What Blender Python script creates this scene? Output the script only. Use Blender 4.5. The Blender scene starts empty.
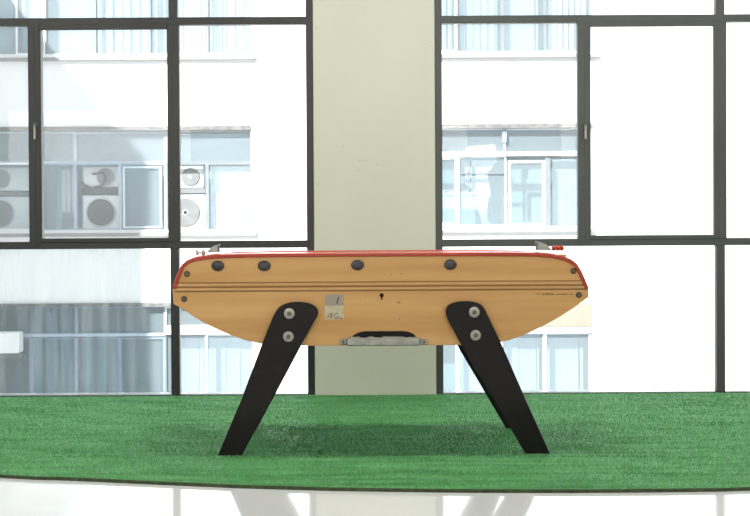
import bpy, bmesh, math, random
import numpy as np
from mathutils import Vector, Matrix

random.seed(4)
COL = bpy.context.scene.collection
F, VX, VY, H = 1350.0, 362.0, 240.0, 0.8555      # focal (px), vanishing point, eye height
ROLL = math.radians(0.33)
D0 = 5.40        # front face of the table body
DW = 7.53        # window plane
DF = 22.5        # facade across the street

PITCH = math.atan((258 - VY) / F)
CAMR = Matrix.Rotation(math.pi / 2 - PITCH, 3, 'X') @ Matrix.Rotation(-ROLL, 3, 'Z')
def ray(px, py):
    return CAMR @ Vector(((px - VX) / F, -(py - 258) / F, -1.0))
def P(px, py, d):
    v = ray(px, py); k = d / v.y
    return Vector((v.x * k, d, H + v.z * k))
def ground(px, py, z):
    v = ray(px, py); k = (z - H) / v.z
    return Vector((v.x * k, v.y * k, z))

# ------------------------------------------------------------------ materials
def mat(name, col, rough=0.6, metal=0.0, spec=0.5, noise=None, bump=None, coat=0.0):
    """noise = (colour2, scale xyz, lo, hi);  bump = (scale, strength)"""
    m = bpy.data.materials.new(name); m.use_nodes = True
    nt = m.node_tree; b = nt.nodes['Principled BSDF']
    b.inputs['Base Color'].default_value = (*col, 1)
    b.inputs['Roughness'].default_value = rough
    b.inputs['Metallic'].default_value = metal
    b.inputs['Specular IOR Level'].default_value = spec
    b.inputs['Coat Weight'].default_value = coat
    tc = nt.nodes.new('ShaderNodeTexCoord')
    if noise:
        c2, sc, lo, hi = noise
        mp = nt.nodes.new('ShaderNodeMapping'); mp.inputs['Scale'].default_value = sc
        nt.links.new(tc.outputs['Object'], mp.inputs['Vector'])
        n = nt.nodes.new('ShaderNodeTexNoise'); n.inputs['Scale'].default_value = 1.0
        n.inputs['Detail'].default_value = 5
        nt.links.new(mp.outputs[0], n.inputs['Vector'])
        r = nt.nodes.new('ShaderNodeValToRGB')
        r.color_ramp.elements[0].position = lo; r.color_ramp.elements[0].color = (*col, 1)
        r.color_ramp.elements[1].position = hi; r.color_ramp.elements[1].color = (*c2, 1)
        nt.links.new(n.outputs['Fac'], r.inputs[0]); nt.links.new(r.outputs[0], b.inputs['Base Color'])
    if bump:
        n = nt.nodes.new('ShaderNodeTexNoise'); n.inputs['Scale'].default_value = bump[0]
        nt.links.new(tc.outputs['Object'], n.inputs['Vector'])
        bp = nt.nodes.new('ShaderNodeBump'); bp.inputs['Strength'].default_value = bump[1]
        bp.inputs['Distance'].default_value = 0.002
        nt.links.new(n.outputs['Fac'], bp.inputs['Height']); nt.links.new(bp.outputs[0], b.inputs['Normal'])
    return m

def glass(name, tint, haze, haze_col, streaks=False, refl=0.6):
    """thin sheet: clear transmission, a little diffuse haze (dirt, imitated glare) and a Fresnel reflection"""
    m = bpy.data.materials.new(name); m.use_nodes = True
    nt = m.node_tree; nt.nodes.clear(); N = nt.nodes.new; L = nt.links.new
    out = N('ShaderNodeOutputMaterial'); tr = N('ShaderNodeBsdfTransparent'); tr.inputs[0].default_value = (*tint, 1)
    df = N('ShaderNodeBsdfTranslucent'); df.inputs[0].default_value = (*haze_col, 1)
    d2 = N('ShaderNodeBsdfDiffuse'); d2.inputs[0].default_value = (*haze_col, 1)
    md = N('ShaderNodeMixShader'); md.inputs[0].default_value = 0.5
    L(df.outputs[0], md.inputs[1]); L(d2.outputs[0], md.inputs[2])
    mx = N('ShaderNodeMixShader'); mx.inputs[0].default_value = haze
    L(tr.outputs[0], mx.inputs[1]); L(md.outputs[0], mx.inputs[2])
    if streaks:
        tc = N('ShaderNodeTexCoord'); mp = N('ShaderNodeMapping'); mp.inputs['Scale'].default_value = (16, 1, 1.1)
        L(tc.outputs['Object'], mp.inputs[0])
        n = N('ShaderNodeTexNoise'); n.inputs['Scale'].default_value = 1.3; n.inputs['Detail'].default_value = 6
        L(mp.outputs[0], n.inputs['Vector'])
        mr = N('ShaderNodeMapRange'); mr.inputs['From Min'].default_value = 0.42; mr.inputs['From Max'].default_value = 0.72
        mr.inputs['To Min'].default_value = haze * 0.6; mr.inputs['To Max'].default_value = haze * 1.9
        L(n.outputs['Fac'], mr.inputs['Value']); L(mr.outputs[0], mx.inputs[0])
    gl = N('ShaderNodeBsdfGlossy'); gl.inputs['Roughness'].default_value = 0.02
    fr = N('ShaderNodeFresnel'); fr.inputs['IOR'].default_value = 1.45
    ml = N('ShaderNodeMath'); ml.operation = 'MULTIPLY'; ml.inputs[1].default_value = refl
    L(fr.outputs[0], ml.inputs[0])
    m2 = N('ShaderNodeMixShader'); L(ml.outputs[0], m2.inputs[0]); L(mx.outputs[0], m2.inputs[1]); L(gl.outputs[0], m2.inputs[2])
    L(m2.outputs[0], out.inputs[0])
    return m

M = {}
M['wood'] = mat('orange_wood', (0.51, 0.262, 0.076), 0.42, noise=((0.62, 0.355, 0.128), (1.2, 6, 16), .3, .72), spec=.35)
M['wood_bead'] = mat('orange_wood_bead', (0.49, 0.26, 0.085), 0.45, noise=((0.58, 0.33, 0.125), (2, 6, 40), .3, .7))
M['wood_dark'] = mat('wood_groove_shade', (0.22, 0.10, 0.035), 0.7)
M['wood_in'] = mat('inner_wood', (0.42, 0.24, 0.1), 0.6, noise=((0.5, 0.3, 0.13), (2, 6, 12), .3, .7))
M['red'] = mat('red_plastic', (0.39, 0.032, 0.010), 0.24, noise=((0.30, 0.022, 0.007), (3, 3, 3), .35, .7))
M['black'] = mat('black_lacquer', (0.005, 0.004, 0.0038), 0.34, noise=((0.008, 0.0065, 0.006), (4, 4, 2), .3, .7), spec=.18)
M['rubber'] = mat('black_rubber', (0.010, 0.011, 0.013), 0.35, noise=((0.02, 0.02, 0.022), (60, 60, 60), .4, .7))
M['void'] = mat('dark_recess', (0.006, 0.005, 0.004), 0.9)
M['washer'] = mat('zinc_washer', (0.30, 0.30, 0.25), 0.42, 0.6, noise=((0.24, 0.245, 0.21), (80, 80, 80), .35, .7))
M['bolt'] = mat('bolt_head', (0.11, 0.10, 0.075), 0.4, 0.7)
M['screw'] = mat('brass_screw', (0.07, 0.045, 0.025), 0.45, 0.3)
M['alu'] = mat('worn_aluminium', (0.30, 0.30, 0.26), 0.42, 0.6, noise=((0.20, 0.20, 0.18), (30, 30, 60), .35, .7))
M['chrome'] = mat('chrome', (0.62, 0.64, 0.66), 0.16, 1.0)
M['hood'] = mat('grey_metal_hood', (0.25, 0.26, 0.245), 0.36, 0.7, noise=((0.19, 0.20, 0.19), (20, 20, 20), .35, .7))
M['sticker_a'] = mat('sticker_grey', (0.27, 0.235, 0.19), 0.4, 0.3)
M['sticker_b'] = mat('sticker_pale', (0.50, 0.43, 0.29), 0.4, 0.2, noise=((0.36, 0.32, 0.22), (60, 60, 60), .35, .7))
M['ink'] = mat('ink', (0.02, 0.016, 0.013), 0.6)
M['ink_faint'] = mat('faint_ink', (0.10, 0.05, 0.022), 0.6)
M['ink_grey'] = mat('grey_ink', (0.13, 0.11, 0.08), 0.6)
M['pitch'] = mat('pitch_green', (0.05, 0.2, 0.07), 0.5, noise=((0.06, 0.24, 0.08), (5, 5, 5), .3, .7))
M['frame'] = mat('dark_steel_frame', (0.011, 0.0115, 0.0105), 0.42, noise=((0.016, 0.0165, 0.0155), (3, 3, 3), .3, .7), spec=.4)
M['frame2'] = mat('glare_grey_steel', (0.040, 0.045, 0.043), 0.42, noise=((0.052, 0.058, 0.055), (3, 3, 3), .3, .7), spec=.4)  # frame steel lightened to imitate glare on the right window
M['wall'] = mat('sage_plaster', (0.455, 0.465, 0.385), 0.8, noise=((0.48, 0.49, 0.41), (1.6, 1.6, 1.1), .35, .7), bump=(35, .25))
M['wall_room'] = mat('white_plaster', (0.55, 0.55, 0.52), 0.8, noise=((0.60, 0.60, 0.57), (1, 1, 1), .35, .7))
M['ceil'] = mat('ceiling_white', (0.62, 0.62, 0.60), 0.85, noise=((0.66, 0.66, 0.64), (1, 1, 1), .35, .7))
M['mark'] = mat('scuff', (0.36, 0.35, 0.26), 0.8)
M['floor'] = mat('polished_white_floor', (0.62, 0.635, 0.635), 0.10, noise=((0.66, 0.675, 0.675), (2, 2, 2), .35, .7), spec=.75, coat=.35)
M['facade'] = mat('white_render', (0.80, 0.80, 0.79), 0.9, noise=((0.84, 0.84, 0.83), (.6, .6, .6), .35, .7))
M['sill'] = mat('sill_shadow_tone', (0.21, 0.20, 0.195), 0.8, noise=((0.235, 0.225, 0.22), (3, 3, 3), .35, .7))  # dark tone paints the shadow lines beneath the sills
M['lintel'] = mat('speckled_lintel', (0.085, 0.085, 0.09), 0.8, noise=((0.17, 0.165, 0.155), (9, 9, 9), .42, .6))
M['lintel_cream'] = mat('cream_shutter_box', (0.205, 0.185, 0.135), 0.8, noise=((0.225, 0.205, 0.16), (3, 3, 3), .35, .7))
M['f_blue'] = mat('blue_grey_frame', (0.33, 0.41, 0.50), 0.5, noise=((0.40, 0.48, 0.57), (3, 3, 3), .35, .7))
M['f_white'] = mat('white_frame', (0.80, 0.83, 0.86), 0.5, noise=((0.84, 0.86, 0.88), (3, 3, 3), .35, .7))
M['f_sun'] = mat('blue_grey_frame_sunlit', (0.125, 0.15, 0.165), 0.5, noise=((0.155, 0.18, 0.195), (3, 3, 3), .35, .7))  # blue-grey frame darkened for the sunlit units, sun offset in the colour
M['f_pale'] = mat('pale_blue_frame', (0.52, 0.60, 0.68), 0.5, noise=((0.58, 0.66, 0.73), (3, 3, 3), .35, .7))
M['f_dark'] = mat('slate_frame', (0.17, 0.22, 0.29), 0.5, noise=((0.22, 0.27, 0.34), (3, 3, 3), .35, .7))
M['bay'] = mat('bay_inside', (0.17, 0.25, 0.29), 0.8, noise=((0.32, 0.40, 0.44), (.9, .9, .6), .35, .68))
M['bay_shade'] = mat('bay_inside_shaded', (0.58, 0.68, 0.74), 0.8, noise=((0.74, 0.80, 0.84), (.9, .9, .6), .35, .68))  # paler copy of the bay colour, lightened to offset the shade there
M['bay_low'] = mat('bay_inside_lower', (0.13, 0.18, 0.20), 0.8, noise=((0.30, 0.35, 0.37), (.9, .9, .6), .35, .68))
M['blind'] = mat('vertical_blind', (0.36, 0.41, 0.45), 0.7, noise=((0.46, 0.50, 0.54), (2, 2, .4), .35, .65))
M['curtain'] = mat('white_curtain', (0.68, 0.69, 0.70), 0.8, noise=((0.60, 0.62, 0.64), (3, 3, .5), .35, .7))
M['curtain_teal'] = mat('teal_curtain', (0.34, 0.48, 0.52), 0.8, noise=((0.5, 0.62, 0.66), (4, 4, .5), .35, .7))
M['ac'] = mat('air_conditioner_white', (0.82, 0.82, 0.82), 0.5, noise=((0.77, 0.78, 0.79), (3, 3, 3), .35, .7))
M['ac_grille'] = mat('fan_grille_grey', (0.50, 0.56, 0.59), 0.6, noise=((0.55, 0.60, 0.63), (8, 8, 8), .35, .7))
M['ac_grille_sun'] = mat('fan_grille_sunlit', (0.10, 0.11, 0.115), 0.6, noise=((0.15, 0.16, 0.165), (8, 8, 8), .35, .7))  # darker grille copy for the sunlit units, sun offset in the colour
M['ac_ring'] = mat('grille_ring_grey', (0.44, 0.50, 0.53), 0.6)
M['ac_dark'] = mat('bracket_grey', (0.12, 0.13, 0.14), 0.6)
M['street'] = mat('street_paving', (0.45, 0.45, 0.44), 0.9, noise=((0.52, 0.52, 0.5), (1, 1, 1), .35, .7))
M['pane'] = glass('room_glass', (0.97, 0.985, 0.98), 0.15, (0.84, 0.86, 0.86), refl=.22)  # haze imitates the glare veil over the view outside
M['pane_dirty'] = glass('streaky_glass', (0.94, 0.965, 0.965), 0.13, (0.72, 0.80, 0.82), streaks=True)
M['f_pane'] = glass('far_glass', (0.80, 0.90, 0.95), 0.42, (0.45, 0.55, 0.60), refl=.8)
M['f_pane_clear'] = glass('far_glass_clear', (0.90, 0.95, 0.97), 0.16, (0.70, 0.78, 0.82), refl=.5)

def grass_mat(name, dark, light, transl):
    m = bpy.data.materials.new(name); m.use_nodes = True; nt = m.node_tree; N = nt.nodes.new; L = nt.links.new
    b = nt.nodes['Principled BSDF']; out = nt.nodes['Material Output']
    tc = N('ShaderNodeTexCoord'); mp = N('ShaderNodeMapping'); mp.inputs['Scale'].default_value = (1.3, 13, 1)
    L(tc.outputs['Object'], mp.inputs[0])
    n = N('ShaderNodeTexNoise'); n.inputs['Scale'].default_value = 1.6; n.inputs['Detail'].default_value = 7; n.inputs['Roughness'].default_value = .7
    L(mp.outputs[0], n.inputs['Vector'])
    n2 = N('ShaderNodeTexNoise'); n2.inputs['Scale'].default_value = 140; L(tc.outputs['Object'], n2.inputs['Vector'])
    ad = N('ShaderNodeMix'); ad.inputs[0].default_value = .25
    L(n.outputs['Fac'], ad.inputs[2]); L(n2.outputs['Fac'], ad.inputs[3])
    r = N('ShaderNodeValToRGB'); r.color_ramp.elements[0].position = .40; r.color_ramp.elements[0].color = (*dark, 1)
    r.color_ramp.elements[1].position = .62; r.color_ramp.elements[1].color = (*light, 1)
    L(ad.outputs[0], r.inputs[0]); L(r.outputs[0], b.inputs['Base Color'])
    b.inputs['Roughness'].default_value = .55; b.inputs['Specular IOR Level'].default_value = .2
    b.inputs['Sheen Weight'].default_value = .35; b.inputs['Sheen Roughness'].default_value = .4; b.inputs['Sheen Tint'].default_value = (.3, 1, .42, 1)
    if transl:      # blades shade as a soft upright nap
        g = N('ShaderNodeNewGeometry'); v1 = N('ShaderNodeVectorMath'); v1.operation = 'SCALE'; v1.inputs['Scale'].default_value = .18
        L(g.outputs['Normal'], v1.inputs[0]); v2 = N('ShaderNodeVectorMath'); v2.operation = 'ADD'; v2.inputs[1].default_value = (0, 0, .8)
        L(v1.outputs[0], v2.inputs[0]); v3 = N('ShaderNodeVectorMath'); v3.operation = 'NORMALIZE'; L(v2.outputs[0], v3.inputs[0])
        L(v3.outputs[0], b.inputs['Normal'])
    if transl:
        t = N('ShaderNodeBsdfTranslucent'); L(r.outputs[0], t.inputs[0])
        mx = N('ShaderNodeMixShader'); mx.inputs[0].default_value = transl
        L(b.outputs[0], mx.inputs[1]); L(t.outputs[0], mx.inputs[2]); L(mx.outputs[0], out.inputs[0])
    return m
M['turf_base'] = grass_mat('turf_backing', (0.02, 0.075, 0.025), (0.045, 0.15, 0.05), 0)
M['turf'] = grass_mat('turf_blades', (0.05, 0.25, 0.05), (0.26, 0.68, 0.27), .3)
M['turf_edge'] = mat('turf_edge', (0.028, 0.04, 0.018), .9, noise=((0.05, 0.08, 0.03), (40, 40, 40), .35, .7))

# ------------------------------------------------------------------ helpers
def link(name, bm, m, parent=None, smooth=False, bevel=0.0, segs=2):
    bmesh.ops.recalc_face_normals(bm, faces=bm.faces)
    me = bpy.data.meshes.new(name); bm.to_mesh(me); bm.free()
    me.materials.append(m)
    if smooth:
        for p in me.polygons: p.use_smooth = True
    o = bpy.data.objects.new(name, me); COL.objects.link(o)
    if parent: o.parent = parent; o.matrix_parent_inverse = Matrix.Translation(-parent.location)
    if bevel:
        b = o.modifiers.new('bevel', 'BEVEL'); b.width = bevel; b.segments = segs; b.limit_method = 'ANGLE'
        b.harden_normals = False
    return o
def empty(name, loc, label=None, cat=None, group=None, kind=None):
    o = bpy.data.objects.new(name, None); COL.objects.link(o); o.location = loc; o.empty_display_size = .1
    tag(o, label, cat, group, kind); return o
def tag(o, label=None, cat=None, group=None, kind=None):
    if label: o['label'] = label
    if cat: o['category'] = cat
    if group: o['group'] = group
    if kind: o['kind'] = kind
    return o
def box(bm, x0, x1, y0, y1, z0, z1):
    v = [bm.verts.new((x, y, z)) for x in (x0, x1) for y in (y0, y1) for z in (z0, z1)]
    for f in ((0, 1, 3, 2), (4, 6, 7, 5), (0, 4, 5, 1), (2, 3, 7, 6), (0, 2, 6, 4), (1, 5, 7, 3)):
        bm.faces.new([v[i] for i in f])
def rect(px0, py0, px1, py1, d):
    mx, my = (px0 + px1) / 2, (py0 + py1) / 2
    return P(px0, my, d).x, P(px1, my, d).x, P(mx, py1, d).z, P(mx, py0, d).z
def pbox(bm, px0, py0, px1, py1, d, y0, y1):
    """box that covers a picture rectangle at depth d, from depth y0 to y1"""
    x0, x1, z0, z1 = rect(px0, py0, px1, py1, d)
    box(bm, x0, x1, y0, y1, z0, z1)
def prism(bm, pts, y0, y1):
    """pts = [(x, z)] outline, pushed from y0 to y1"""
    a = [bm.verts.new((x, y0, z)) for x, z in pts]; b = [bm.verts.new((x, y1, z)) for x, z in pts]
    n = len(pts); bm.faces.new(a); bm.faces.new(list(reversed(b)))
    for i in range(n): bm.faces.new((a[i], a[(i + 1) % n], b[(i + 1) % n], b[i]))
def strip(bm, pts, th, y0, y1, lip=0.0):
    """open polyline of (x, z) thickened to its right-hand side by th, pushed y0..y1"""
    off = []
    for i, p in enumerate(pts):
        a = pts[max(i - 1, 0)]; c = pts[min(i + 1, len(pts) - 1)]
        t = Vector((c[0] - a[0], c[1] - a[1])).normalized()
        off.append((p[0] + t.y * th, p[1] - t.x * th))
    V = [[bm.verts.new((q[0] + (r_[0] - q[0]) * k_, y, q[1] + (r_[1] - q[1]) * k_)) for y, k_ in ((y0, lip / th), (y1, 0))] for q, r_ in zip(pts, off)]
    W = [[bm.verts.new((q[0], y, q[1])) for y in (y0, y1)] for q in off]
    for i in range(len(pts) - 1):
        bm.faces.new((V[i][0], V[i][1], V[i+1][1], V[i+1][0])); bm.faces.new((W[i][0], W[i+1][0], W[i+1][1], W[i][1]))
        bm.faces.new((V[i][0], V[i+1][0], W[i+1][0], W[i][0])); bm.faces.new((V[i][1], W[i][1], W[i+1][1], V[i+1][1]))
    for i in (0, -1): bm.faces.new((V[i][0], W[i][0], W[i][1], V[i][1]))
def lathe(bm, c, prof, n=28, axis='y', sx=1.0, sz=1.0):
    """prof = [(r, along)] spun round an axis through c"""
    rings = []
    for r, h in prof:
        ring = []
        for k in range(n):
            a = 2 * math.pi * k / n; u, v = r * math.cos(a) * sx, r * math.sin(a) * sz
            q = {'y': (u, h, v), 'x': (h, u, v), 'z': (u, v, h)}[axis]
            ring.append(bm.verts.new((c[0] + q[0], c[1] + q[1], c[2] + q[2])))
        rings.append(ring)
    for a, b in zip(rings, rings[1:]):
        for k in range(n): bm.faces.new((a[k], a[(k+1) % n], b[(k+1) % n], b[k]))
    bm.faces.new(rings[0]); bm.faces.new(list(reversed(rings[-1])))
def smooth_curve(ctrl, n=8):
    """Catmull-Rom through the control points"""
    out = []; c = [ctrl[0]] + list(ctrl) + [ctrl[-1]]
    for i in range(1, len(c) - 2):
        p0, p1, p2, p3 = [Vector((q[0], q[1])) for q in c[i-1:i+3]]
        for k in range(n):
            t = k / n
            out.append(tuple(.5 * ((2*p1) + (p2-p0)*t + (2*p0-5*p1+4*p2-p3)*t*t + (3*p1-p0-3*p2+p3)*t**3)))
    out.append(tuple(ctrl[-1])); return out
NB = bmesh.new

# ------------------------------------------------------------------ room shell
XL, XR, YB, ZC = -6.2, 6.6, -3.6, 3.5
FZ = -0.016       # hard floor; the turf lies on it with its top near z = 0
def struct(name, bm, m, parent=None, **k):
    o = link(name, bm, m, parent, **k)
    if not parent: o['kind'] = 'structure'
    return o
bm = NB(); box(bm, XL - .2, XR + .2, YB - .2, DW + .25, FZ - .15, FZ); struct('floor', bm, M['floor'])
bm = NB(); box(bm, XL - .2, XR + .2, YB - .2, DW + .25, ZC, ZC + .15); struct('ceiling', bm, M['ceil'])
bm = NB(); box(bm, XL - .2, XL, YB, DW + .25, FZ, ZC); struct('wall_left', bm, M['wall_room'])
bm = NB(); box(bm, XR, XR + .2, YB, DW + .25, FZ, ZC); struct('wall_right', bm, M['wall_room'])
bm = NB(); box(bm, XL - .2, XR + .2, YB - .2, YB, FZ, ZC); struct('wall_rear', bm, M['wall_room'])
# window wall: pier between the windows, and the blank wall to either side
WL0, WL1 = P(-247, 200, DW).x, P(314, 200, DW).x
WR0, WR1 = P(435.2, 200, DW).x, P(999, 200, DW).x
bm = NB()
box(bm, WL1, WR0, DW - .035, DW + .22, FZ, ZC)
struct('wall_back', bm, M['wall'], bevel=.006)
bm = NB(); box(bm, XL, WL0, DW - .035, DW + .22, FZ, ZC); struct('wall_back_left', bm, M['wall'])
bm = NB(); box(bm, WR1, XR, DW - .035, DW + .22, FZ, ZC); struct('wall_back_right', bm, M['wall'])
# scuffs on the pier (part of the wall)
wall = bpy.data.objects['wall_back']
bm = NB()
for (x, y, w, h) in ((316.5, 28.5, 2.5, .9), (318, 184, 2, 1.2), (363, 161, 9, .7), (358, 170, 5, .6), (377, 165, 3, .6), (343, 146, 1.2, 1), (430, 42, 4, .6)):
    pbox(bm, x - w / 2, y - h / 2, x + w / 2, y + h / 2, DW - .035, DW - .0356, DW - .034)
sc = link('scuff_mark', bm, M['mark'], wall)

def room_window(name, m, jambs, mulls, halfs, tops, dirty, handles, ZT):
    """mulls: main mullions (px); halfs: mullions of the opening band only"""
    w = empty(name, (0, 0, 0), kind='structure')
    x0, x1 = jambs
    y0, y1 = DW - .022, DW + .028
    TT, TM = 20.8, 244.6                      # picture heights (at the vanishing column) of the two transoms
    zt, zm = H - (21.2 - VY) * DW / F, H - (243.6 - VY) * DW / F
    bm = NB()                                   # outer frame
    box(bm, x0, x0 + .04, y0, y1, FZ, ZT); box(bm, x1 - .04, x1, y0, y1, FZ, ZT)
    box(bm, x0 + .04, x1 - .04, y0, y1, ZT - .05, ZT); box(bm, x0 + .04, x1 - .04, y0, y1, FZ, -0.001)
    link('frame', bm, m, w, bevel=.003)
    for z in (zt, zm):
        bm = NB(); box(bm, x0 + .03, x1 - .03, y0 - .004, y1, z - .021, z + .021); link('transom', bm, m, w, bevel=.003)
    xs = []
    for px in mulls:
        x = P(px, 200, DW).x; xs.append(x)
        bm = NB(); box(bm, x - .0245, x + .0245, y0 - .002, y1, -0.001, ZT - .05)
        link('mullion', bm, m, w, bevel=.003)
        bm = NB(); box(bm, x - .034, x + .033, y0 - .007, y1 - .01, zm + .018, zt - .018); link('sash_post', bm, m, w, bevel=.003)
    for px in halfs:
        x = P(px, 130, DW).x
        bm = NB(); box(bm, x - .036, x + .036, y0 - .006, y1, zm, zt); link('mullion', bm, m, w, bevel=.003)
        xs.append(x)
    # opening sashes: thicker rebate inside the middle band
    for a, b in tops:
        xa, xb = P(a, 130, DW).x, P(b, 130, DW).x
        bm = NB(); t = .030
        box(bm, xa, xa + t, y0 - .008, y0 + .02, zm + .015, zt - .015); box(bm, xb - t, xb, y0 - .008, y0 + .02, zm + .015, zt - .015)
        box(bm, xa + t, xb - t, y0 - .008, y0 + .02, zm + .015, zm + .015 + t - .006); box(bm, xa + t, xb - t, y0 - .008, y0 + .02, zt - .015 - t, zt - .015)
        link('sash', bm, m, w, bevel=.003)
    # panes
    mm = sorted([P(p, 200, DW).x for p in mulls]); hh = sorted(mm + [P(p, 130, DW).x for p in halfs])
    for band, edges in (((-.001, zm), mm), ((zm, zt), hh), ((zt, ZT - .05), mm)):
        es = [x0 + .04] + edges + [x1 - .04]
        for a, b in zip(es, es[1:]):
            bm = NB()
            v = [bm.verts.new(q) for q in ((a, DW + .006, band[0]), (b, DW + .006, band[0]), (b, DW + .006, band[1]), (a, DW + .006, band[1]))]
            bm.faces.new(v)
            dd = dirty and band[0] < .1 and a < P(170, 300, DW).x - .1
            link('pane', bm, M['pane_dirty'] if dd else M['pane'], w)
    for px, py in handles:
        c = P(px, py, DW); yy = y0 - .008
        bm = NB(); box(bm, c.x - .008, c.x + .008, yy - .008, yy, c.z - .03, c.z + .035)
        h = link('window_handle', bm, M['frame2'], w, bevel=.002)
        bm = NB(); lathe(bm, (c.x, yy - .008, c.z + .02), [(.006, 0), (.006, -.022)], 12)
        box(bm, c.x - .006, c.x + .005, yy - .030, yy - .021, c.z - .055, c.z + .026)
        link('lever', bm, M['alu'], h, bevel=.002)
    return w
room_window('window_1', M['frame'], (WL0, WL1), [-107, 174.8], [36], [(36, 174)], True, [(37, 130)], ZC - .25)
room_window('window_2', M['frame2'], (WR0, WR1), [719.6, 860], [583.5], [(583.5, 718)], False, [(584, 130)], ZC - .25)
bm = NB(); box(bm, WL0, WL1, DW - .035, DW + .22, ZC - .25, ZC); struct('wall_back_top', bm, M['wall'])
bm = NB(); box(bm, WR0, WR1, DW - .035, DW + .22, ZC - .25, ZC); struct('wall_back_top', bm, M['wall'])

# ------------------------------------------------------------------ turf carpet
edge_px = [(0, 476.2), (67, 479), (133, 482), (200, 485), (250, 487), (333, 489.3), (417, 490.6), (500, 491.3), (600, 491.2), (700, 490.2), (750, 489)]
ed = [ground(x, y + 1.4, FZ) for x, y in edge_px]
left = [(-4.6, 7.49), (-4.1, 6.6), (-3.3, 5.95), (-2.3, 5.36)]
right = [(2.2, 4.80), (3.2, 5.25), (4.1, 6.1), (4.6, 7.49)]
ring = smooth_curve(left + [(p.x, p.y) for p in ed] + right, 6)
poly = ring + [(4.6, 7.493), (-4.6, 7.493)]
turf = empty('artificial_grass_carpet', (0, 6.0, FZ), 'green artificial grass carpet with curved front edge on the white floor', 'carpet')
bm = NB()
a = [bm.verts.new((x, y, FZ)) for x, y in poly]; b = [bm.verts.new((x, y, -.006)) for x, y in poly]
bm.faces.new(b); bm.faces.new(list(reversed(a)))
for i in range(len(poly)): bm.faces.new((a[i], a[(i+1) % len(poly)], b[(i+1) % len(poly)], b[i]))
bk = link('backing', bm, M['turf_base'], turf); bk['label'] = 'dark green backing layer of the carpet'
bm = NB(); strip(bm, [(x, y) for x, y in ring], .004, FZ, -.004)
for v in bm.verts: v.co = Vector((v.co.x, v.co.z, v.co.y))
link('cut_edge', bm, M['turf_edge'], turf)
# blades: one mesh nobody could count
rng = np.random.default_rng(7)
NBL = 260000
ex = np.array([p[0] for p in ring]); ey = np.array([p[1] for p in ring])
o_ = np.argsort(ex); ex, ey = ex[o_], ey[o_]
bx = rng.uniform(-3.0, 3.0, NBL * 2); by = 4.5 + (7.49 - 4.5) * rng.uniform(0, 1, NBL * 2) ** 1.25
keep = by > np.interp(bx, ex, ey) + .002
bx, by = bx[keep][:NBL], by[keep][:NBL]; n = len(bx)
h = rng.uniform(.006, .012, n) * (1 + .25 * np.sin(bx * 9 + by * 31) * np.sin(by * 17 - bx * 3))
ang = rng.uniform(0, 2 * np.pi, n); w = rng.uniform(.0012, .0022, n)
lean = rng.normal(0, .006, (n, 2)); lean[:, 1] -= .002
dx, dy = np.cos(ang) * w, np.sin(ang) * w
z0 = np.full(n, -.007)
co = np.empty((n, 3, 3))
co[:, 0] = np.stack([bx - dx, by - dy, z0], 1); co[:, 1] = np.stack([bx + dx, by + dy, z0], 1)
co[:, 2] = np.stack([bx + lean[:, 0], by + lean[:, 1], z0 + h], 1)
me = bpy.data.meshes.new('pile'); me.vertices.add(n * 3); me.vertices.foreach_set('co', co.ravel())
me.loops.add(n * 3); me.loops.foreach_set('vertex_index', np.arange(n * 3))
me.polygons.add(n); me.polygons.foreach_set('loop_start', np.arange(n) * 3)
me.update(calc_edges=True); me.materials.append(M['turf'])
pile = bpy.data.objects.new('pile', me); COL.objects.link(pile); pile.parent = turf
pile.matrix_parent_inverse = Matrix.Translation(-turf.location); pile['kind'] = 'stuff'

# ------------------------------------------------------------------ foosball table
DEP = .70
D1 = D0 + DEP
def T(px, py, d=D0):
    p = P(px, py, d); return (p.x, p.z)
table = empty('foosball_table', (T(380, 454)[0], D0 + DEP / 2, 0),
              'orange wooden foosball table with red rim and slanted black legs on the grass carpet', 'table')
top = [T(*p) for p in ((171.7, 288), (173.6, 280), (177, 272), (180.5, 264.5), (186, 259.5), (194, 256.5), (205, 254.6), (218, 253.4), (260, 252.3), (320, 251.8), (380, 251.5),
                       (440, 251.2), (500, 251.2), (535, 251.6), (553, 253), (565, 255.5), (573, 259), (578, 263.5), (582, 270), (586.1, 279), (589.7, 287.5))]
bot = [T(*p) for p in ((588.8, 297), (574, 307.5), (560, 316.5), (545, 325), (533, 331), (520, 336.5), (508, 340.5), (495, 343.5), (482, 345), (430, 345.2), (340, 345.6), (290, 345.8), (275, 345.6),
                       (261, 343.8), (247, 340.6), (233, 336), (220, 330.6), (208, 325), (195, 317.5), (182, 308.5), (173.5, 304))]
inner_top = [(x, z) for x, z in top]
outline = top + bot
# panels
for y0, y1, nm in ((D0, D0 + .028, 'side_panel'), (D1 - .028, D1, 'side_panel')):
    bm = NB()
    # pull the wood a touch inside the rim on top
    pts = []
    for i, (x, z) in enumerate(outline):
        if i < len(top): cx, cz = T(380, 300); pts.append((x + (cx - x) * .005, z - .006))
        else: pts.append((x, z))
    prism(bm, pts, y0, y1)
    o = link(nm, bm, M['wood'], table, bevel=.002)
    if y0 == D0: front_panel = o
# red rim: along the top edge of both side panels and down over the ends
for y0, y1 in ((D0 - .010, D0 + .050), (D1 - .050, D1 + .010)):
    bm = NB(); strip(bm, top, .0200, y0, y1, .005 if y0 < D0 else 0.0)
    link('rim', bm, M['red'], table, bevel=.003, segs=3)
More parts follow.
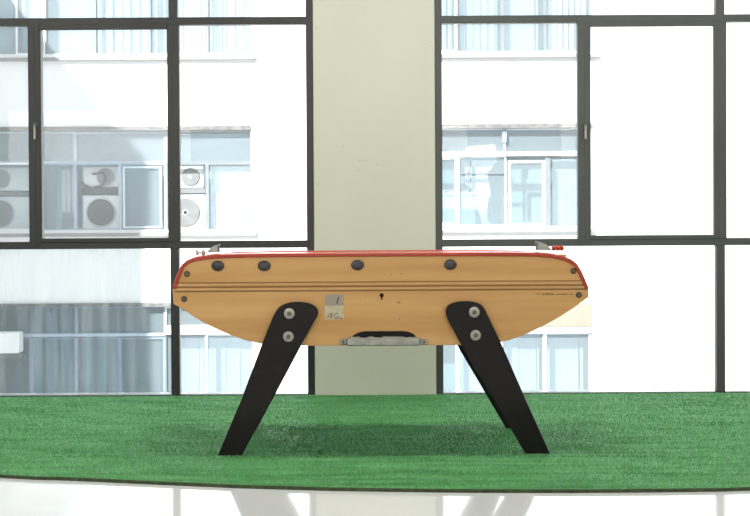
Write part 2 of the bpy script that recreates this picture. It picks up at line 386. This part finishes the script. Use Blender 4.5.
# ends and underside between the panels
def shift_in(pts, k=.012):
    cx, cz = T(380, 300); return [(x + (cx - x) * k, z + (cz - z) * k) for x, z in pts]
y0, y1 = D0 + .028, D1 - .028
bm = NB(); strip(bm, shift_in(bot[-3:] + top[:6]), .02, y0, y1); link('end_panel', bm, M['wood'], table)
bm = NB(); strip(bm, shift_in(top[-5:] + bot[:2]), .02, y0, y1); link('end_panel', bm, M['wood'], table)
bm = NB(); strip(bm, shift_in(bot[1:-2]), .015, y0, y1); link('bottom_panel', bm, M['wood_in'], table)
xa, xb = T(196, 270)[0], T(566, 270)[0]
zp = T(380, 288)[1]
bm = NB(); box(bm, xa, xb, y0, y1, zp - .015, zp); link('playfield', bm, M['pitch'], table)
for x0_, x1_ in ((T(194, 262)[0], T(212, 262)[0]), (T(550, 262)[0], T(568, 262)[0])):
    bm = NB(); box(bm, x0_, x1_, y0, y1, T(380, 266)[1], T(380, 255.5)[1]); link('end_board', bm, M['wood_in'], table, bevel=.003)
# beads along the front panel
def slope(px):  # the beads run level in the world
    return px
def level_box(bm, px0, px1, py, hpx, ya, yb, d=D0):
    x0_, z = T(px0, py); x1_, _ = T(px1, py); _, z = T(380, py)
    hh = hpx * d / F / 2; box(bm, x0_, x1_, ya, yb, z - hh, z + hh)
bm = NB()
level_box(bm, 176.5, 585.6, 281.7, .8, D0 - .0012, D0 + .002)
level_box(bm, 175.5, 586.6, 286.2, 1.0, D0 - .0012, D0 + .002); level_box(bm, 174.5, 587.4, 290.5, 1.1, D0 - .0012, D0 + .002)
link('groove_shade', bm, M['wood_dark'], front_panel)  # dark strips paint the shade in the gaps between the beads
for py, h_ in ((283.9, 3.2), (288.3, 3.1)):
    bm = NB(); level_box(bm, 176 if py < 285 else 175, 586.2 if py < 285 else 587, py, h_, D0 - .005, D0 + .002)
    link('moulding', bm, M['wood_bead'], table, bevel=.0035, segs=3)
# rod bushings and rods
for px, py in ((218, 265.8), (264.4, 265.8), (357.5, 265), (450.2, 264.6)):
    x, z = T(px, py)
    bm = NB(); lathe(bm, (x, 0, z), [(.021, D0 + .01), (.025, D0 - .003), (.0255, D0 - .010), (.0225, D0 - .015), (.014, D0 - .017)], 32, sx=1.0, sz=.82)
    link('bushing', bm, M['rubber'], table, smooth=False)
    bm = NB(); lathe(bm, (x, 0, z), [(.0115, D0 - .018), (.0115, D1 + .02)], 20); link('rod', bm, M['chrome'], table)
    bm = NB(); lathe(bm, (x, 0, z), [(.010, D0 - .0195), (.0125, D0 - .0175)], 20); link('rod_cap', bm, M['rubber'], table)
# corner screws
for px, py in ((187, 274), (184.2, 299), (573.3, 271), (578.8, 295)):
    x, z = T(px, py)
    bm = NB(); lathe(bm, (x, 0, z), [(.0125, D0 + .002), (.0125, D0 - .0015), (.010, D0 - .003)], 20)
    s = link('screw', bm, M['screw'], table)
    bm = NB(); lathe(bm, (x, 0, z), [(.0062, D0 - .0025), (.005, D0 - .0045)], 14); link('screw_centre', bm, M['bolt'], s)
# keyhole, pinholes
x, z = T(381.7, 295.3)
bm = NB(); lathe(bm, (x, 0, z), [(.0085, D0 + .001), (.0085, D0 - .001)], 18)
prism(bm, [(x - .0045, z - .002), (x + .0045, z - .002), (x + .0025, z - .018), (x - .0025, z - .018)], D0 - .001, D0 + .001)
link('keyhole', bm, M['void'], table)
for px, py, r in ((399, 302.5, .0032), (397.5, 302.2, .0022), (401.5, 302.8, .002), (399, 319.5, .0024), (398, 298, .0016), (391, 275, .0022), (401, 274, .0022), (397, 266.5, .0014), (366, 303, .0014)):
    bm = NB(); x, z = T(px, py); lathe(bm, (x, 0, z), [(r, D0 + .001), (r, D0 - .0006)], 10)
    link('pinhole', bm, M['ink_faint'], front_panel)
# sticker with its marks
bm = NB(); pbox(bm, 325, 294.6, 343.6, 305.6, D0, D0 - .0012, D0 + .001); st = link('sticker', bm, M['sticker_a'], table)
st['label'] = 'worn grey and cream sticker with black marks'
bm = NB(); pbox(bm, 325, 305.6, 343.6, 319.4, D0, D0 - .0012, D0 + .001); link('sticker_lower_half', bm, M['sticker_b'], st)
def stroke(bm, pts, wpx, ya, yb):
    for (ax, ay), (cx, cy) in zip(pts, pts[1:]):
        a_, c_ = Vector(T(ax, ay)), Vector(T(cx, cy)); t = (c_ - a_).normalized(); nrm = Vector((-t.y, t.x)) * wpx * D0 / F / 2
        prism(bm, [tuple(a_ + nrm), tuple(c_ + nrm), tuple(c_ - nrm), tuple(a_ - nrm)], ya, yb)
bm = NB(); yy = (D0 - .0018, D0 - .0008)
stroke(bm, [(338.6, 297), (337.8, 299.5), (337.0, 302), (337.6, 304)], 1.1, *yy); link('figure_mark', bm, M['ink'], st)
bm = NB()
stroke(bm, [(326.5, 318.2), (329.5, 314.5), (332, 313.2), (331.2, 318.4)], .9, *yy)
stroke(bm, [(329, 316.6), (332, 316.4)], .7, *yy)
stroke(bm, [(338.5, 313.6), (335.5, 313.4), (333.8, 315.6), (334.8, 318.3), (337.4, 318.4), (338.6, 316.8), (336.6, 316.4)], .9, *yy)
stroke(bm, [(339.6, 318.4), (342.8, 318.2)], 1.1, *yy)
link('letter_mark', bm, M['ink_grey'], st)
# maker's line of tiny worn lettering
bm = NB(); x = 536.4; rr = random.Random(3)
for wlen, hgt in ((3.6, .9), (12.8, 2.0), (17.2, 1.7)):
    x1 = x + wlen
    while x < x1 - .3:
        cw = 1.15 if hgt > 1 else 2.8
        y_ = 294.1
        if hgt < 1: stroke(bm, [(x, y_), (x + cw, y_)], .7, D0 - .0008, D0 + .0008)
        else:
            kind = rr.randrange(4)
            stroke(bm, [(x + .2, y_ - hgt/2), (x + .2, y_ + hgt/2)], .42, D0 - .0008, D0 + .0008)
            if kind in (0, 2): stroke(bm, [(x + .2, y_ - hgt/2 + .2), (x + cw, y_ - hgt/2 + .2)], .42, D0 - .0008, D0 + .0008)
            if kind in (0, 1): stroke(bm, [(x + .2, y_ + hgt/2 - .2), (x + cw, y_ + hgt/2 - .2)], .42, D0 - .0008, D0 + .0008)
            if kind in (2, 3): stroke(bm, [(x + .2, y_), (x + cw, y_)], .42, D0 - .0008, D0 + .0008)
            if kind == 3: stroke(bm, [(x + cw, y_ - hgt/2), (x + cw, y_ + hgt/2)], .42, D0 - .0008, D0 + .0008)
        x += cw + (.45 if hgt > 1.8 else .75)
    x = x1 + 1.6
link('lettering', bm, M['ink_faint'], table)
# ball tray: dark slot, cast tray lip, end brackets
bm = NB()
prism(bm, [T(*p) for p in ((350.5, 338.6), (354, 334.8), (359, 332.2), (365, 331.2), (403, 331), (409, 331.8), (414, 334.2), (417.5, 338.4))], D0 - .0012, D0 + .002)
link('ball_slot', bm, M['void'], table)
bm = NB()
prism(bm, [T(*p) for p in ((346.5, 344.6), (347.5, 338.6), (350, 336.8), (359, 336.4), (361, 337.4), (366, 337.4), (368, 336.2), (373, 336.2), (375, 337.2), (381, 337.2), (384, 336), (403, 336.2),
                           (406, 337.2), (409, 336.8), (417, 336.8), (420, 338.4), (421, 344.2), (418, 345.2), (349, 345.6))], D0 - .030, D0 - .001)
tr = link('ball_tray', bm, M['alu'], table, bevel=.004)
for a_, b_ in ((340, 347), (420.5, 427.5)):
    bm = NB(); pbox(bm, a_, 339, b_, 344.6, D0, D0 - .012, D0 - .0005); e = link('tray_bracket', bm, M['alu'], tr, bevel=.003)
    x, z = T((a_ + b_) / 2, 341.8); bm = NB(); lathe(bm, (x, 0, z), [(.006, D0 - .011), (.005, D0 - .016)], 12); link('tray_screw', bm, M['screw'], e)
# legs
LEG = [T(*p, D0 - .033) for p in smooth_curve(((218.8, 454.4), (242.4, 454.4)), 1)]
legA = [(217.6, 456.6), (241.8, 456.6), (271.7, 400), (300.5, 345.6), (314.5, 321)] + smooth_curve(((314.5, 321), (318, 313.5), (316, 307.5), (308.5, 303.3), (297, 302), (286, 303.6), (278.5, 308), (273.5, 315.5)), 5)[1:] + [(261.6, 345), (241, 400)]
legB = [(550.2, 454.8), (525.8, 454.8), (495, 401.6), (461, 344), (448.5, 321)] + smooth_curve(((448.5, 321), (446, 313), (448, 306), (456, 302.2), (467, 301.2), (476, 302.4), (482.5, 306), (486, 311.5)), 5)[1:] + [(502, 345), (526, 400)]
for pts_, bolts in ((legA, ((289.3, 313.6), (288.4, 336.6))), (legB, ((474.3, 312.3), (475.6, 335.2)))):
    w_ = [T(p[0], p[1], D0 - .033) for p in pts_]
    zmin = min(z for x, z in w_); w_ = [(x, z if z > zmin + .02 else 0.0) for x, z in w_]
    for ya, yb in ((D0 - .033, D0 - .0005), (D1 + .0005, D1 + .033)):
        bm = NB(); prism(bm, w_, ya, yb); lg = link('leg', bm, M['black'], table, bevel=.003)
        s = -1 if ya < D1 - .1 else 1; f = ya if s < 0 else yb
        for bx_, by_ in bolts:
            x, z = T(bx_, by_, D0 - .033)
            bm = NB(); lathe(bm, (x, f, z), [(.0215, 0), (.0215, s * .002), (.019, s * .004), (.012, s * .0045)], 28); wsh = link('washer', bm, M['washer'], lg)
            bm = NB(); lathe(bm, (x, f, z), [(.0095, s * .004), (.0095, s * .008), (.006, s * .0095)], 6); link('bolt_head', bm, M['bolt'], wsh)
# score hoods and beads on the two ends (curved grey metal sheets standing on the rim)
yh0, yh1 = D0 + .045, D0 + .095
def TH(px, py): return T(px, py, yh0)
for prof, bd, m_ in ((((206.5, 252.6), (208.8, 249.4), (212, 246.9), (215.4, 245.3), (219, 244.2), (219, 245.6), (218, 246.4), (218, 252.3)), ((196.6, 202.6), 252.6), 'chrome'),
                     (((552.6, 250.6), (549.4, 247), (546, 244.2), (541.6, 242.2), (536.8, 241.2), (536.8, 242.6), (537.6, 243.6), (537.6, 250.2)), ((554.5, 558.5, 562.4), 248.2), 'red')):
    bm = NB(); prism(bm, [TH(*p) for p in prof], yh0, yh1); hd = link('score_hood', bm, M['hood'], table, bevel=.0015)
    bm = NB(); lst = [TH(*p) for p in prof[5:]]
    sx = 1 if prof[0][0] < 380 else -1
    q = TH(prof[6][0], prof[6][1]); r_ = TH(prof[7][0], prof[7][1])
    box(bm, min(q[0], q[0] + sx * .003), max(q[0], q[0] + sx * .003), yh0 + .002, yh1 - .002, r_[1], q[1]); link('hood_back', bm, M['rubber'], hd)
    xs_, py = bd
    x0_, z0_ = TH(xs_[0], py); x1_, _ = TH(xs_[-1], py)
    bm = NB(); lathe(bm, (0, yh0 + .02, z0_), [(.003, min(x0_, x1_) - .003), (.003, max(x0_, x1_) + .012)], 10, axis='x'); cr = link('score_wire', bm, M['chrome'], table)
    for px in xs_:
        x, z = TH(px, py)
        bm = NB(); lathe(bm, (0, yh0 + .02, z), [(.005, x - .0085), (.010, x - .006), (.0115, x), (.010, x + .006), (.005, x + .0085)], 16, axis='x')
        link('score_bead', bm, M[m_], table)

# ------------------------------------------------------------------ building across the street
bld = empty('office_building', (P(300, 240, DF).x, DF, -7), 'sunlit white office building with blue-grey windows seen through the room windows', 'building')
def fx(px, py=200): return P(px, py, DF).x
def fz(py, px=360): return P(px, py, DF).z
# openings: (px0, px1, py0, py1)
OPEN = {'ul': (-190, 251, -50, 54), 'ml': (-190, 251, 131, 230.5), 'll': (-190, 254, 307, 412),
        'ur': (395, 592, -50, 51.5), 'mr': (395, 591.5, 128, 226.5), 'lr': (395, 592.5, 304, 410)}
holes = {}
for k, (a_, b_, c_, d_) in OPEN.items(): holes[k] = rect(a_, c_, b_, d_, DF)
bm = NB()
xs = sorted(set([-22, 26] + [round(v, 5) for h_ in holes.values() for v in h_[:2]]))
zs = sorted(set([-7, 8.2] + [round(v, 5) for h_ in holes.values() for v in h_[2:]]))
for xa_, xb_ in zip(xs, xs[1:]):
    for za_, zb_ in zip(zs, zs[1:]):
        cx, cz = (xa_ + xb_) / 2, (za_ + zb_) / 2
        if any(h_[0] < cx < h_[1] and h_[2] < cz < h_[3] for h_ in holes.values()): continue
        box(bm, xa_, xb_, DF, DF + .35, za_, zb_)
bmesh.ops.remove_doubles(bm, verts=bm.verts, dist=1e-4)
link('wall', bm, M['facade'], bld)
bm = NB(); box(bm, -22, 26, DF + 1.3, DF + 1.5, -7, 8.2); box(bm, -22, -21.8, DF + .35, DF + 1.3, -7, 8.2); box(bm, 25.8, 26, DF + .35, DF + 1.3, -7, 8.2)
box(bm, -22.2, 26.2, DF - .3, DF + 1.7, 8.2, 8.45)
link('roof_slab', bm, M['facade'], bld)
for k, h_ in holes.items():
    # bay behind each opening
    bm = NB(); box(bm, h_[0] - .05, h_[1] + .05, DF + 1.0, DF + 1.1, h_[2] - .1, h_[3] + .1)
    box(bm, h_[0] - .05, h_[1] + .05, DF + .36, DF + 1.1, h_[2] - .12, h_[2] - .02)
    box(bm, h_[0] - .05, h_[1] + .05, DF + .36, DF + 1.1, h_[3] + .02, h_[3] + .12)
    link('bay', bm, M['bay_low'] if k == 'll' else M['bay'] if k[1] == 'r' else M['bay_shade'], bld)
# sills and lintels
for x0p, x1p, y0p, y1p in ((-190, 255, 57.5, 60.5), (395, 600, 54.5, 57.5), (-190, 256, 233.5, 237), (395, 594, 230, 232.6)):
    bm = NB(); pbox(bm, x0p, y0p, x1p, y1p, DF - .1, DF - .10, DF + .02); link('sill', bm, M['sill'], bld)
bm = NB(); pbox(bm, -190, 127, 250.5, 131.2, DF, DF - .05, DF + .1); link('lintel', bm, M['lintel'], bld)
bm = NB(); pbox(bm, 395, 124, 592, 128.4, DF, DF - .05, DF + .1); link('lintel', bm, M['lintel'], bld)
bm = NB(); pbox(bm, -190, 303.8, 172, 307.5, DF, DF - .05, DF + .1); link('lintel', bm, M['lintel'], bld)
bm = NB(); pbox(bm, 500, 303.5, 592, 326.5, DF, DF - .03, DF + .14); link('shutter_box', bm, M['lintel_cream'], bld)
bm = NB(); pbox(bm, 395, 303.5, 500, 326.5, DF, DF - .03, DF + .14); link('shutter_box', bm, M['lintel'], bld)

def fwin(x0p, x1p, y0p, y1p, m='f_blue', t=2.0, pane='f_pane', dy=.12, bars=(), barm=None):
    """one window unit: frame (part) with its pane and bars (sub-parts)"""
    x0_, x1_, z0_, z1_ = rect(x0p, y0p, x1p, y1p, DF); t = t / 60.
    ya, yb = DF + dy, DF + dy + .08
    bm = NB()
    box(bm, x0_, x0_ + t, ya, yb, z0_, z1_); box(bm, x1_ - t, x1_, ya, yb, z0_, z1_)
    box(bm, x0_ + t, x1_ - t, ya, yb, z0_, z0_ + t); box(bm, x0_ + t, x1_ - t, ya, yb, z1_ - t, z1_)
    o = link('window', bm, M[m], bld)
    if pane:
        bm = NB(); yy = (ya + yb) / 2
        bm.faces.new([bm.verts.new(q) for q in ((x0_ + t, yy, z0_ + t), (x1_ - t, yy, z0_ + t), (x1_ - t, yy, z1_ - t), (x0_ + t, yy, z1_ - t))])
        link('pane', bm, M[pane], o)
    for b_ in bars:
        bm = NB(); pbox(bm, *b_, DF, ya - .01, yb); link('glazing_bar', bm, M[barm or m], o)
    return o
# upper floor, left
for a_, b_, m_ in ((-190, -100, 'f_blue'), (-100, -44, 'f_blue'), (-44, 13.5, 'f_dark'), (13.5, 43, 'f_white'), (43, 93, 'f_sun'), (93, 148, 'f_sun'), (148, 206, 'f_sun'), (206, 251, 'f_sun')):
    fwin(a_, b_, -50, 53.5, m_, 1.5)
# upper floor, right
for a_, b_, m_ in ((395, 457, 'f_white'), (457, 503, 'f_sun'), (503, 546, 'f_sun'), (546, 592, 'f_sun')):
    fwin(a_, b_, -50, 51, m_, 1.7)
# middle floor, left: top lights then lower lights
for a_, b_ in ((-190, -100), (-100, -20), (-20, 73.5), (73.5, 165), (165, 251)):
    fwin(a_, b_, 131, 162.5, 'f_sun' if a_ > 160 else 'f_blue', 1.8)
for a_, b_, pn, m_ in ((-190, -100, 'f_pane', 'f_blue'), (-100, -20, 'f_pane', 'f_blue'), (-20, 30, 'f_pane_clear', 'f_white'), (30, 73.5, 'f_pane_clear', 'f_blue'), (73.5, 119, None, 'f_blue'),
                   (119, 165, 'f_pane', 'f_blue'), (165, 206.5, None, 'f_sun'), (206.5, 251, 'f_pane', 'f_sun')):
    fwin(a_, b_, 162.5, 230.5, m_, 1.7, pn)
fwin(122, 161, 166, 228, 'f_pale', 1.8, None, .08)
# middle floor, right
fwin(395, 505.5, 128, 153, 'f_white', 1.0); fwin(505.5, 591.5, 128, 153, 'f_white', 1.0)
bm = NB(); pbox(bm, 395, 151.6, 591, 155.6, DF, DF + .06, DF + .16); link('transom', bm, M['f_white'], bld)
bm = NB(); pbox(bm, 502.6, 128, 507, 142, DF, DF + .05, DF + .13); link('window_post', bm, M['f_dark'], bld)
fwin(395, 459, 155.5, 226, 'f_white', 3.2); fwin(459, 507, 155.5, 226, 'f_white', 1.2, 'f_pane', bars=((459, 172.5, 506, 173.6), (469, 157, 470.4, 190)), barm='f_sun')
fwin(509, 546, 160, 226, 'f_white', 2.6, 'f_pane', .09); fwin(546, 591.5, 155.5, 226, 'f_sun', 1.3)
bm = NB(); pbox(bm, 546, 158, 551, 226, DF, DF + .07, DF + .16); link('window_post', bm, M['f_sun'], bld)
# lower floor, left and right
for a_, b_, c_, d_, m_, t_ in ((-190, -80, 307, 335, 'f_dark', 1.6), (-80, -4, 307, 335, 'f_dark', 1.6), (-4, 75, 307, 335, 'f_dark', 1.6), (75, 164, 307, 335, 'f_dark', 1.6),
                   (-190, -80, 338, 411, 'f_dark', 2), (-80, 30, 338, 411, 'f_dark', 2.2), (30, 75, 338, 411, 'f_dark', 2), (75, 119, 338, 411, 'f_dark', 1.8), (119, 164, 338, 411, 'f_dark', 1.8)):
    fwin(a_, b_, c_, d_, m_, t_)
bm = NB(); pbox(bm, -190, 334.6, 164, 337.6, DF, DF + .10, DF + .2); link('transom', bm, M['f_blue'], bld)
fwin(164, 254, 307, 327, 'f_white', 1.4); fwin(164, 205, 334, 411, 'f_sun', 1.6); fwin(205, 254, 334, 411, 'f_white', 2)
bm = NB(); pbox(bm, 164, 327, 254, 334.5, DF, DF + .05, DF + .2); link('transom', bm, M['f_white'], bld)
for a_, b_ in ((395, 458), (458, 502), (502, 546), (546, 592)): fwin(a_, b_, 333, 409, 'f_white', 1.8)
bm = NB(); pbox(bm, 395, 327, 593, 333, DF, DF + .0, DF + .2); link('transom', bm, M['f_white'], bld)
# blinds and curtains inside
def slats(name, x0p, x1p, y0p, y1p, step, duty, m, dy=.34):
    bm = NB(); x = x0p; rr = random.Random(int(x0p))
    while x < x1p:
        pbox(bm, x, y0p, min(x + step * duty, x1p), y1p, DF, DF + dy + rr.uniform(0, .03), DF + dy + .04); x += step
    return link(name, bm, M[m], bld)
slats('curtain', -60, 10, -48, 51, 24, .95, 'curtain', .3); slats('vertical_blind', 93, 147, -48, 51, 9, .7, 'blind'); slats('vertical_blind', 172, 204, -48, 51, 4.6, .62, 'curtain'); slats('vertical_blind', 208, 249, -48, 51, 4.4, .62, 'curtain')
slats('vertical_blind', 461, 499, -48, 49, 7.5, .72, 'blind'); slats('vertical_blind', 549, 589, -48, 49, 6, .66, 'curtain'); slats('vertical_blind', 425, 452, -48, 49, 6, .6, 'blind')
slats('curtain', 505, 541, -48, 49, 34, .95, 'blind', .4)
slats('curtain', 16, 40, -48, 51, 24, .95, 'curtain', .4); slats('curtain', 52, 90, -48, 51, 19, .9, 'blind', .4)
slats('curtain', 556, 590, 158, 225, 7, .9, 'blind', .4)
slats('curtain', 214, 248, 166, 229, 8, .95, 'curtain', .3); slats('curtain', 209, 216, 164, 192, 6, .9, 'curtain_teal', .28)
slats('curtain', 50, 56, 164, 228, 6, .9, 'curtain_teal', .5); slats('curtain', 56, 72, 168, 212, 5, .8, 'curtain', .42)
slats('curtain', 136, 160, 166, 228, 11, .9, 'blind', .6)
slats('curtain', 20, 70, 309, 410, 16, .7, 'curtain_teal', .7); slats('curtain', 78, 116, 338, 410, 13, .6, 'curtain_teal', .6)
slats('curtain', 168, 250, 334, 410, 14, .95, 'blind', .5); slats('curtain', 462, 498, 333, 409, 36, .95, 'blind', .5); slats('curtain', 549, 588, 333, 409, 36, .95, 'blind', .5); slats('curtain', 505, 543, 333, 409, 18, .95, 'blind', .5)
# white shapes modelled in place of a reflection in the right window
bm = NB(); prism(bm, [T(*p, DF) for p in ((470, 145), (497, 143), (500, 160), (489, 172), (493, 196), (478, 192), (466, 182), (460, 160))], DF + .34, DF + .36)
link('pale_reflection', bm, M['curtain'], bld)
bm = NB(); prism(bm, [T(*p, DF) for p in ((474, 192), (491, 196), (488, 216), (484, 222), (479, 206))], DF + .34, DF + .355)
link('pale_reflection', bm, M['blind'], bld)

# wing of the same building that throws the slanting shadow
sd = Vector((.50, 1.0, -.60))
wx = P(-30, 200, DF).x
wingz = P(360, -52, DF).z
bm = NB(); box(bm, wx - 9, wx, DF - 5.8, DF, -7, wingz); wing = link('side_wing', bm, M['facade'], bld)
bm = NB(); box(bm, -60, 60, DW + .4, 80, -7.2, -7); o = struct('ground', bm, M['street'])

# air conditioners in the left bays
def ac_unit(px0, px1, py0, py1, label, dfront=DF + .38, fan=(.42, .40), rest=False, plain=False):
    x0_, x1_, z0_, z1_ = rect(px0, py0, px1, py1, DF)
    r = empty('air_conditioner', ((x0_ + x1_) / 2, dfront + .15, z0_), label, 'air conditioner', 'air conditioners in the bays across the street')
    bm = NB(); box(bm, x0_, x1_, dfront, dfront + .32, z0_, z1_); link('casing', bm, M['ac'], r, bevel=.03)
    w_, h_ = x1_ - x0_, z1_ - z0_; rad = min(w_ * .42, h_ * .42); cx = x0_ + w_ * fan[0]; cz = (z0_ + z1_) / 2
    bm = NB(); lathe(bm, (cx, dfront, cz), [(rad, .01), (rad, -.02), (rad * .94, -.03)], 32)
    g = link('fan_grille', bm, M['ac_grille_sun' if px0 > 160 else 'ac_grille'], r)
    bm = NB()
    for k in range(5 if x0_ < P(150, 200, DF).x else 1):
        rr_ = rad * (k + 1) / 5.3
        lathe(bm, (cx, dfront - .035, cz), [(rr_, 0), (rr_, -.008), (rr_ - .015, -.008), (rr_ - .015, 0)], 24)
    link('grille_ring', bm, M['ac_ring'], g)
    if plain:
        bm = NB(); xs_ = x0_ + w_ * .62
        pts = [(xs_ - .22, z1_ - .12), (xs_ - .02, z1_ - .10), (xs_ + .03, z1_ - .22), (xs_ - .04, z1_ - .34), (xs_ - .2, z1_ - .38)]
        strip(bm, pts, .03, dfront - .07, dfront - .03); link('pipe', bm, M['ac_dark'], r)
        bm = NB(); prism(bm, [(x0_ - .02, z0_ + .10), (x0_ + .2, z0_), (x1_, z0_), (x1_, z0_ - .10), (x0_ + .12, z0_ - .10)], dfront - .05, dfront + .02); link('drip_tray', bm, M['ac_dark'], r)
    if not rest: bm = NB(); box(bm, x0_ - .02, x1_ + .02, dfront + .02, dfront + .3, z0_ - .09, z0_ - .005) if not rest else None
    if not rest: link('bracket', bm, M['ac_dark'], r)
    return r
ac_unit(-27, 25, 166, 190, 'white air conditioner at the far left, upper of two beside the handled mullion')
ac_unit(-27, 25, 196, 230, 'white air conditioner at the far left, lower of two beside the handled mullion', rest=True)
ac_unit(77.5, 116, 165, 187, 'white air conditioner in the upper part of the open bay mid left', fan=(.62, .4), plain=True)
ac_unit(77.5, 116, 194, 230, 'white air conditioner in the lower part of the open bay mid left', fan=(.5, .4), rest=True)
ac_unit(168, 201, 165, 187, 'white air conditioner just right of the main left mullion, upper one', fan=(.6, .4))
ac_unit(168, 203, 194, 230, 'white air conditioner just right of the main left mullion, lower one', rest=True)
ac_unit(-24, 24, 331, 352, 'white air conditioner in the darker lower window at far left', DF - .34)

# ------------------------------------------------------------------ added fill lights (out of view, made up to light the room)
def fill_lamp(x, y, sx_, sy_, power, col=(1, .97, .92)):
    r = empty('ceiling_fill_light', (x, y, ZC), None, None)
    tag(r, 'added unseen fill panel on the ceiling close to the windows', 'fill light', 'added fill panels on the ceiling')
    bm = NB(); box(bm, x - sx_/2 - .03, x + sx_/2 + .03, y - sy_/2 - .03, y + sy_/2 + .03, ZC - .05, ZC - .005); link('housing', bm, M['ceil'], r)
    l = bpy.data.lights.new('fill_panel_lamp', 'AREA'); l.shape = 'RECTANGLE'; l.size = sx_; l.size_y = sy_; l.energy = power; l.color = col
    o = bpy.data.objects.new('fill_panel_lamp', l); COL.objects.link(o); o.location = (x, y, ZC - .07)
for k, x in enumerate((-3.6, 0.2, 4.0)):  # unseen panels added behind the camera to light the table front
    r = empty('wall_fill_light', (x, YB, 2.3), 'added unseen fill panel on the rear wall facing the table', 'wall light', 'added fill panels on the rear wall')
    bm = NB(); box(bm, x - 1.28, x + 1.28, YB + .001, YB + .06, 1.92, 2.68); link('housing', bm, M['ceil'], r, bevel=.01)
    l = bpy.data.lights.new('fill_panel_lamp', 'AREA'); l.shape = 'RECTANGLE'; l.size = 2.5; l.size_y = .7; l.energy = (132, 118, 100)[k]; l.color = (1, .965, .91)
    o = bpy.data.objects.new('fill_panel_lamp', l); COL.objects.link(o); o.location = (x, YB + .075, 2.3); o.rotation_euler = (math.pi / 2, 0, 0)

s = bpy.data.lights.new('sun', 'SUN'); s.energy = 13.5; s.angle = math.radians(1.0); s.color = (1, .98, .95)
so = bpy.data.objects.new('sun', s); COL.objects.link(so)
so.rotation_euler = sd.to_track_quat('-Z', 'Y').to_euler(); so.location = (-5, 0, 12)

for x in (-2.4, 0.1, 2.6):
    fill_lamp(x, 5.5, 1.2, .4, 68)  # unseen ceiling panels added to brighten the pier and rear turf
wd = bpy.data.worlds.new('sky'); bpy.context.scene.world = wd; wd.use_nodes = True
bg = wd.node_tree.nodes['Background']; bg.inputs[0].default_value = (.82, .91, 1.0, 1); bg.inputs[1].default_value = 1.25

# ------------------------------------------------------------------ camera
cam = bpy.data.cameras.new('camera'); co_ = bpy.data.objects.new('camera', cam); COL.objects.link(co_)
cam.sensor_width = 36; cam.sensor_fit = 'HORIZONTAL'; cam.lens = F * 36 / 750
cam.shift_x = (375 - VX) / 750; cam.shift_y = 0
cam.clip_end = 300
co_.matrix_world = Matrix.Translation((0, 0, H)) @ CAMR.to_4x4()
bpy.context.scene.camera = co_
vs = bpy.context.scene.view_settings
vs.view_transform = 'Standard'; vs.look = 'None'; vs.exposure = 0; vs.gamma = 1
